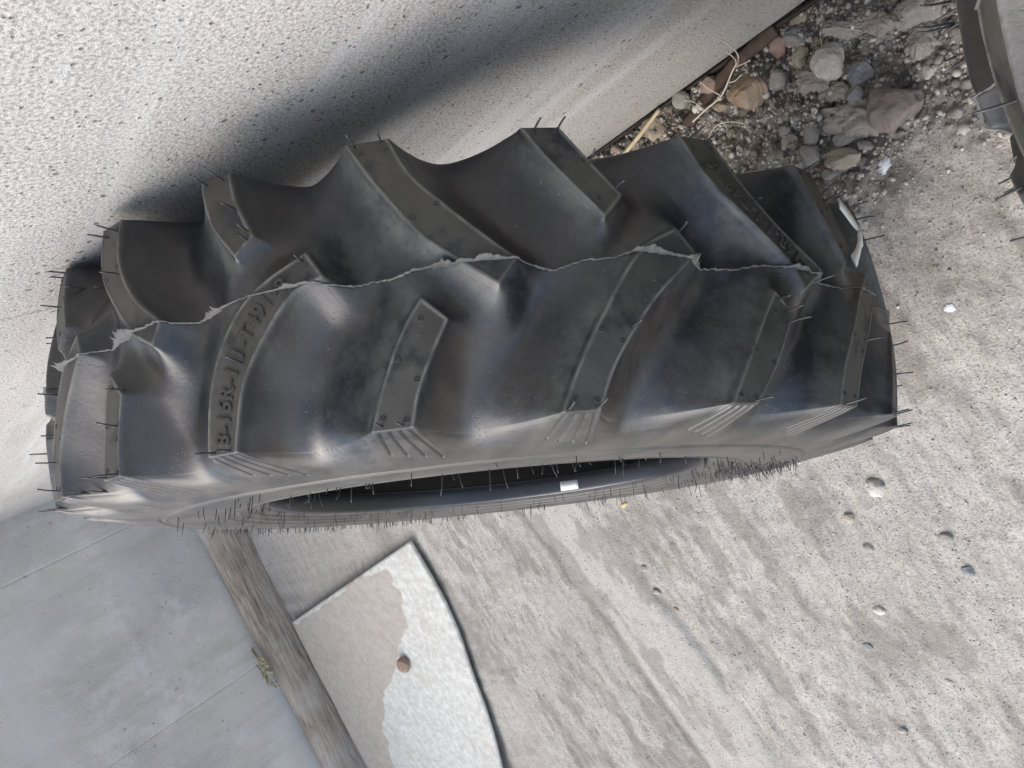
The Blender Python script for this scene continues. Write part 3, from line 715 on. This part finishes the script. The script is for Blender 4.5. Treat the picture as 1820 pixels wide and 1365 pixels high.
for k, (x, y, a, b_, mt, cat, lab) in enumerate(STN):
    # sizes come as radii in mm along picture right (about -x/down) and picture down (about +y)
    a *= .001; b_ *= .001
    inpack = y > .45
    hg = min(a, b_) * (.75 if cat != 'dirt clod' else .5)
    me = rock_mesh(a * 1.06, b_ * 1.06, hg, 100 + k, ang=(.9 if mt in ('blue', 'tan', 'red', 'orange') else .35), sub=5 if a > .012 else 4, clod=(cat == 'dirt clod'))
    o = link('rock' if cat == 'rock' else ('dirt_clod' if cat == 'dirt clod' else 'stone'), me, MATS[mt])
    if mt in ('blue',) or k in (2,): me.polygons.foreach_set('use_smooth', [False] * len(me.polygons))
    o.location = (x, y, gh(x, y) + hg * (.35 if not inpack else -.05)); o.rotation_euler = (random.uniform(-.25, .25), random.uniform(-.25, .25), rad(-28) + random.uniform(-.3, .3))
    if lab is None:
        tag(o, {(.359, .105): 'tiny grey pebble tucked beside the two smallest of the smooth pebbles', (.189, .156): 'small grey pebble just below the whiskered corner of the second tyre', (.206, .175): 'small grey pebble on bare dirt between the second tyre and the chalky splash',
                (.289, .162): 'small grey pebble beside the chalky white splash', (.399, .611): 'grey pebble on the packed dirt, nearest the blue grey pebble by the right edge', (.494, .612): 'grey pebble on the packed dirt in line below the round pale pebble',
                (.499, .569): 'tan pebble on the packed dirt, next below the round pale pebble', (.52, .7): 'pale pebble on the packed dirt just above the bluish white pebble', (.569, .883): 'grey pebble on the packed dirt closest to the bottom edge of the picture',
                (.478, .809): 'smallest pale pebble, alone near the lower right of the packed dirt', (.874, .644): 'grey pebble on the edge of the smooth tyre track, beside the orange brown one', (.872, .600): 'grey pebble on the track edge, nearest to the tyre bead'}[(x, y)], cat)
    else: tag(o, lab, cat)
# small stones of the rubble, each its own
kinds = ['grey', 'clod', 'clod', 'clod', 'pale', 'tan', 'clod', 'blue']
MTOF = {}
variants = [(rock_mesh(1, random.uniform(.65, .95), random.uniform(.5, .8), 900 + i, .6, 2), kinds[i % 8]) for i in range(16)]
for me, mt in variants:
    me.materials.append(MATS[mt]); me.polygons.foreach_set('use_smooth', [True] * len(me.polygons))
SMALL = []; placed = [(s_[0], s_[1], s_[2] * .001) for s_ in STN]; nput = 0; tries = 0
while nput < 235 and tries < 6000:
    tries += 1; x = random.uniform(.14, .66); y = abs(random.gauss(0, .13)) + .004; r_ = random.choice([.0028, .0035, .0035, .0045, .0055, .007])
    if y > .30 or rubble_mask(np.array([x]), np.array([y]))[0] < .45: continue
    if any((x - a) ** 2 + (y - b_) ** 2 < ((c + r_) * .9) ** 2 for a, b_, c in placed): continue
    placed.append((x, y, r_)); me, mt = random.choice(variants)
    o = bpy.data.objects.new('stone', me); C.objects.link(o); o.scale = (r_,) * 3; o.location = (x, y, gh(x, y) + r_ * .25)
    o.rotation_euler = (random.uniform(-.5, .5), random.uniform(-.5, .5), random.uniform(0, 6.28)); nput += 1
    SMALL.append((o, mt, x, y, r_))
LAND = [('the orange brown rock', .377, .046), ('the red and purple rock', .249, .141), ('the pale tan stone', .284, .068), ('the smooth grey rock', .197, .073),
        ('the flat oval tan stone', .317, .162), ('the three smooth pebbles', .347, .125), ('the yellow straw stalk', .52, .016), ('the brown strip', .43, .03), ('the chalky white splash', .285, .190)]
ORD = ['closest', 'second closest', 'third closest', 'fourth closest', 'fifth closest', 'sixth closest', 'seventh closest', 'eighth closest', 'ninth closest'] + ['%dth closest' % k for k in range(10, 60)]
WORD = dict(grey='grey pebble', clod='brown dirt crumb', pale='pale pebble', tan='tan pebble', pink='pink pebble', blue='bluish pebble')
def rank_labels(items, group, cat_of, words):
    by = {}
    for it in items:
        o, mt, x, y = it[:4]; L_ = min(LAND, key=lambda l: math.hypot(l[1] - x, l[2] - y)); by.setdefault((mt, L_[0]), []).append((math.hypot(L_[1] - x, L_[2] - y), o))
    for (mt, ln), v in by.items():
        for k, (d_, o) in enumerate(sorted(v, key=lambda q: q[0])):
            tag(o, 'small %s, %s of its kind to %s' % (words[mt], ORD[k], ln), cat_of(mt), group)
rank_labels(SMALL, 'small loose stones in the rubble', lambda m_: 'dirt clod' if m_ == 'clod' else 'stone', WORD)
for it in SMALL:
    if it[1] == 'clod': it[0].name = 'dirt_clod'
# countless grit: one object
def grit():
    src = []
    for i in range(6):
        b = bmesh.new(); bmesh.ops.create_icosphere(b, subdivisions=1, radius=1); rg = random.Random(i)
        for v in b.verts: v.co *= rg.uniform(.72, 1.15); v.co.z *= .7
        src.append((np.array([v.co[:] for v in b.verts]), np.array([[v.index for v in f.verts] for f in b.faces]))); b.free()
    Vs, Fs, Cs, off = [], [], [], 0; n = 0
    while n < 36000:
        if random.random() < .42: x = random.uniform(.1, .85); y = abs(random.gauss(0, .12)); r_ = abs(random.gauss(0, .0017)) + .0006
        else: x = random.uniform(.15, 1.35); y = random.uniform(.02, 1.15); r_ = abs(random.gauss(0, .0007)) + .0004
        m_ = rubble_mask(np.array([x]), np.array([y]))[0]
        if r_ > .0016 and m_ < .3 and random.random() < .85: continue
        v, f = src[n % 6]; a = random.uniform(0, 6.28); R_ = np.array([[math.cos(a), -math.sin(a), 0], [math.sin(a), math.cos(a), 0], [0, 0, 1]])
        Vs.append((v * r_ * [1, random.uniform(.6, 1), 1]) @ R_.T + [x, y, 0]); Fs.append(f + off); off += len(v); Cs.append(np.full(len(v), random.random())); n += 1
    V = np.vstack(Vs); cx = np.repeat([q[:, 0].mean() for q in Vs], [len(q) for q in Vs]); cy = np.repeat([q[:, 1].mean() for q in Vs], [len(q) for q in Vs])
    V[:, 2] += ground_h(cx, cy)[0] + .0001
    F = np.vstack(Fs); me = bpy.data.meshes.new('grit'); me.vertices.add(len(V)); me.vertices.foreach_set('co', V.reshape(-1))
    me.loops.add(F.size); me.loops.foreach_set('vertex_index', F.reshape(-1).astype(np.int32)); me.polygons.add(len(F)); me.polygons.foreach_set('loop_start', (np.arange(len(F)) * 3).astype(np.int32)); me.update(); me.validate()
    attr(me, 'tone', np.concatenate(Cs))
    s = NT('grit'); t = s.attr('tone'); c = s.ramp(t, [(0, (.16, .145, .125)), (.35, (.28, .255, .225)), (.7, (.42, .395, .36)), (.93, (.5, .48, .45)), (1, (.62, .60, .56))])
    tag(link('grit', me, s.out(c, .9, None, .2), smooth=False), kind='stuff')
grit()

# ------------------------------------------------------------------ dry plants, strips, scraps
STRAW = plain('straw', (.50, .42, .28), .7, .3, 120, .3); STEM = plain('dry_stem', (.55, .50, .42), .75, .3, 150, .25)
def path_tube(b, pts, r0, r1, n=6):
    P = catm(pts, [6] * (len(pts) - 1)); tube(b, [Vector(p) for p in P], r0, r1, n)
b = bmesh.new()
main = [(.465, .040, .006), (.428, .037, .018), (.398, .036, .030), (.369, .024, .045), (.345, .020, .070), (.330, .012, .115), (.318, .010, .165)]
path_tube(b, main, .0013, .0005)
for base_, tip in (((.398, .036, .030), (.408, .012, .040)), ((.380, .030, .038), (.361, .033, .048)), ((.360, .022, .052), (.340, .028, .062)), ((.430, .037, .017), (.436, .018, .035)), ((.355, .022, .058), (.352, .010, .072)), ((.345, .02, .07), (.349, .032, .078))):
    md = tuple((a + c) / 2 + random.uniform(-.003, .003) for a, c in zip(base_, tip)); path_tube(b, [base_, md, tip], .0008, .0005, 5)
    bmesh.ops.create_icosphere(b, subdivisions=1, radius=.0014, matrix=Matrix.Translation(tip))
bmesh.ops.create_icosphere(b, subdivisions=2, radius=.003, matrix=Matrix.Translation((.402, .037, .028)))
tag(fin_bm('dry_weed', b, STEM), 'pale dry weed stem with small side twigs standing against the wall above the orange rock', 'dry weed')
b = bmesh.new(); path_tube(b, [(.478, .006, .022), (.500, .012, .020), (.521, .019, .022), (.556, .026, .016)], .0024, .0030, 7)
tag(fin_bm('straw_stalk', b, STRAW), 'thick yellow straw stalk lying from the wall foot to the tyre', 'straw')
b = bmesh.new(); path_tube(b, [(.395, .075, .012), (.408, .064, .018), (.425, .060, .020), (.446, .068, .012)], .0008, .0006, 5)
tag(fin_bm('dry_twig', b, STEM), 'thin curved dry twig lying beside the tyre lug on the rubble', 'twig')
for p in (((.378, .118, .008), (.392, .112, .009)), ((.335, .085, .010), (.345, .110, .007)), ((.285, .040, .01), (.290, .07, .009))):
    b = bmesh.new(); path_tube(b, [p[0], tuple((a + c) / 2 + .002 for a, c in zip(*p)), p[1]], .0011, .0009, 5)
    tag(fin_bm('straw_bit', b, STRAW), 'short broken bit of pale straw ' + ('beside the three smooth pebbles' if p[0][0] > .36 else 'between the squarish grey stone and the smooth pebbles' if p[0][0] > .3 else 'near the pale tan stone'), 'straw')
# stray straws further out by the plank, board and packed dirt
STK = []
for i in range(14):
    x = random.uniform(.7, 1.42); y = random.uniform(.45, 1.1)
    if x > 1.38: continue
    a = random.uniform(0, 3.14); L = random.uniform(.01, .035); z = gh(x, y) + .003
    b = bmesh.new(); path_tube(b, [(x, y, z), (x + L * .5 * math.cos(a), y + L * .5 * math.sin(a), z + .003), (x + L * math.cos(a + .3), y + L * math.sin(a + .3), z)], .0006, .0004, 5)
    STK.append((fin_bm('straw_bit', b, STRAW), math.hypot(x - 1.45, y - .45)))
for k, (o, d_) in enumerate(sorted(STK, key=lambda q: q[1])): tag(o, 'fine dry stalk on the dirt, %s to the corner of the board' % ORD[k], 'straw', 'fine dry stalks on the packed dirt')
# rusty brown strip along the wall foot
def strip(name, pts, wdt, thk, mat, label, cat, zig=.0015):
    P = catm(pts, [10] * (len(pts) - 1)); rows = []
    for i, p in enumerate(P):
        t = P[min(i + 1, len(P) - 1)] - P[max(i - 1, 0)]; t /= np.linalg.norm(t); nrm = np.cross(t, [0, 0, 1.]); nrm /= np.linalg.norm(nrm)
        w_ = wdt * (1 + .25 * vnoise(i * .5, 0, 90)); up = np.array([0, 0, 1.]) + nrm * .2; q = vnoise(i * .4, 2, 91) * zig
        rows.append([p - nrm * w_, p - nrm * w_ * .5 + up * thk, p + up * (thk * 1.2 + q), p + nrm * w_ * .5 + up * thk, p + nrm * w_, p - up * thk * .3, p - nrm * w_])
    me = gridmesh(name, np.array(rows)); o = link(name, me, mat); b = bmesh.new(); b.from_mesh(me); bmesh.ops.remove_doubles(b, verts=b.verts, dist=1e-5); bmesh.ops.holes_fill(b, edges=b.edges); b.to_mesh(me); b.free()
    return tag(o, label, cat)
strip('bark_strip', [(.322, .006, .010), (.350, .008, .011), (.385, .013, .010), (.420, .024, .009), (.456, .036, .008), (.50, .052, .004)], .0085, .003, plain('rusty_bark', (.085, .062, .05), .85, .25, 80, .7), 'dark brown rusty strip lying along the wall foot beneath the dry weed', 'strip')
b = bmesh.new(); prev = None
# torn white plastic strip caught between tread and carcass
def on_carcass(theta, smm, r): 
    t = rad(theta); return CEN + A_ * smm * .001 + r * (math.cos(t) * V_ + math.sin(t) * U_)
pts_ = [(43.1, -66.7, 0.3793), (41.4, -62.6, 0.3798), (39.8, -57.8, 0.3804), (38.3, -54.6, 0.3807), (38.3, -48.9, 0.3813), (41.6, -31.7, 0.3827), (44.4, -18.4, 0.3833)]
P = catm([on_carcass(*q) for q in pts_], [6] * (len(pts_) - 1)); rows = []
for i, p in enumerate(P):
    er = (p - CEN); er = er - A_ * (er @ A_); er /= np.linalg.norm(er); tg = P[min(i + 1, len(P) - 1)] - P[max(i - 1, 0)]; tg /= np.linalg.norm(tg); sd_ = np.cross(er, tg)
    w_ = .0042 * (1 + .7 * vnoise(i * .45, 0, 95)); rows.append([p - sd_ * w_, p + sd_ * w_, p + sd_ * w_ + er * .0008, p - sd_ * w_ + er * .0008, p - sd_ * w_])
me = gridmesh('plastic', np.array(rows))
tag(link('plastic_strip', me, plain('white_plastic', (.72, .71, .66), .5, .4, 60, .15)), 'torn white plastic strip stuck between the tyre lugs near the ground', 'plastic strip')
# splashes of white paint dropped on the dirt
def splat(x, y, rx, ry, label, mat, name='paint_splash', rot=.3):
    n = 40; vs = [(0, 0)]; 
    for k in range(n):
        a = k / n * 2 * math.pi; q = 1 + .55 * float(vnoise(np.array([math.cos(a) * 2.5 + x * 50]), np.array([math.sin(a) * 2.5 + y * 50]), 97)[0]) + random.uniform(-.12, .12)
        vs.append((rx * q * math.cos(a), ry * q * math.sin(a)))
    V = [];
    for f in (1.0,):
        for (u_, v_) in vs:
            X = x + u_ * math.cos(rot) - v_ * math.sin(rot); Y = y + u_ * math.sin(rot) + v_ * math.cos(rot); V.append((X, Y, gh(X, Y) + .0012))
    F = [(0, k + 1, (k + 1) % n + 1) for k in range(n)]
    o = link(name, pymesh(name, V, F), mat); md = o.modifiers.new('t', 'SOLIDIFY'); md.thickness = .0014
    return tag(o, label, 'paint splash')
WP = plain('white_splash', (.60, .62, .65), .7, .3, 120, .2)
splat(.285, .190, .0052, .0095, 'small chalky white splash on the dirt between the two tyres', WP, rot=-.9)
splat(.287, .354, .005, .006, 'pale bluish chip of plastic on the dirt right of the tyre', WP, 'paint_splash')
splat(.848, .487, .009, .004, 'small yellow crust on the dirt under the tyre bead', plain('yellow_crust', (.45, .38, .20), .8, .2))

# brown lump of earth sitting on the white board
me = rock_mesh(.024, .019, .016, 77, .3, 4); o = link('stone', me, plain('earth_brown', (.27, .20, .155), .9, .2, 60, .35)); o.location = (1.71, .742, .030)
tag(o, 'round brown lump sitting on the bare white part of the board', 'stone')
# whiskers of the second tyre
T2I = t2.matrix_world.inverted()
def at(x, y, dep):
    d = (right * (x - 910) + down * (y - 682.5) + fwd * 1367) / 1367; return Vector((0, .192643, .8849)) + d * dep
for (x0, y0, x1, y1, d0, d1) in ((1696, 40, 1630, 50, .43, .425), (1700, 44, 1628, 59, .43, .43), (1690, 2, 1637, 10, .43, .425), (1698, 100, 1674, 110, .44, .44), (1822, 300, 1775, 327, .44, .44), (1826, 318, 1786, 343, .44, .44), (1812, 188, 1772, 212, .43, .40)):
    a, c = T2I @ at(x0, y0, d0), T2I @ at(x1, y1, d1); b = bmesh.new(); tube(b, [a, a.lerp(c, .35) + Vector((.0004, 0, .0003)), a.lerp(c, .7) + Vector((.0006, 0, .0003)), c], .0008, .00065, 6)
    fin_bm('rubber_pin', b, PIN, t2)
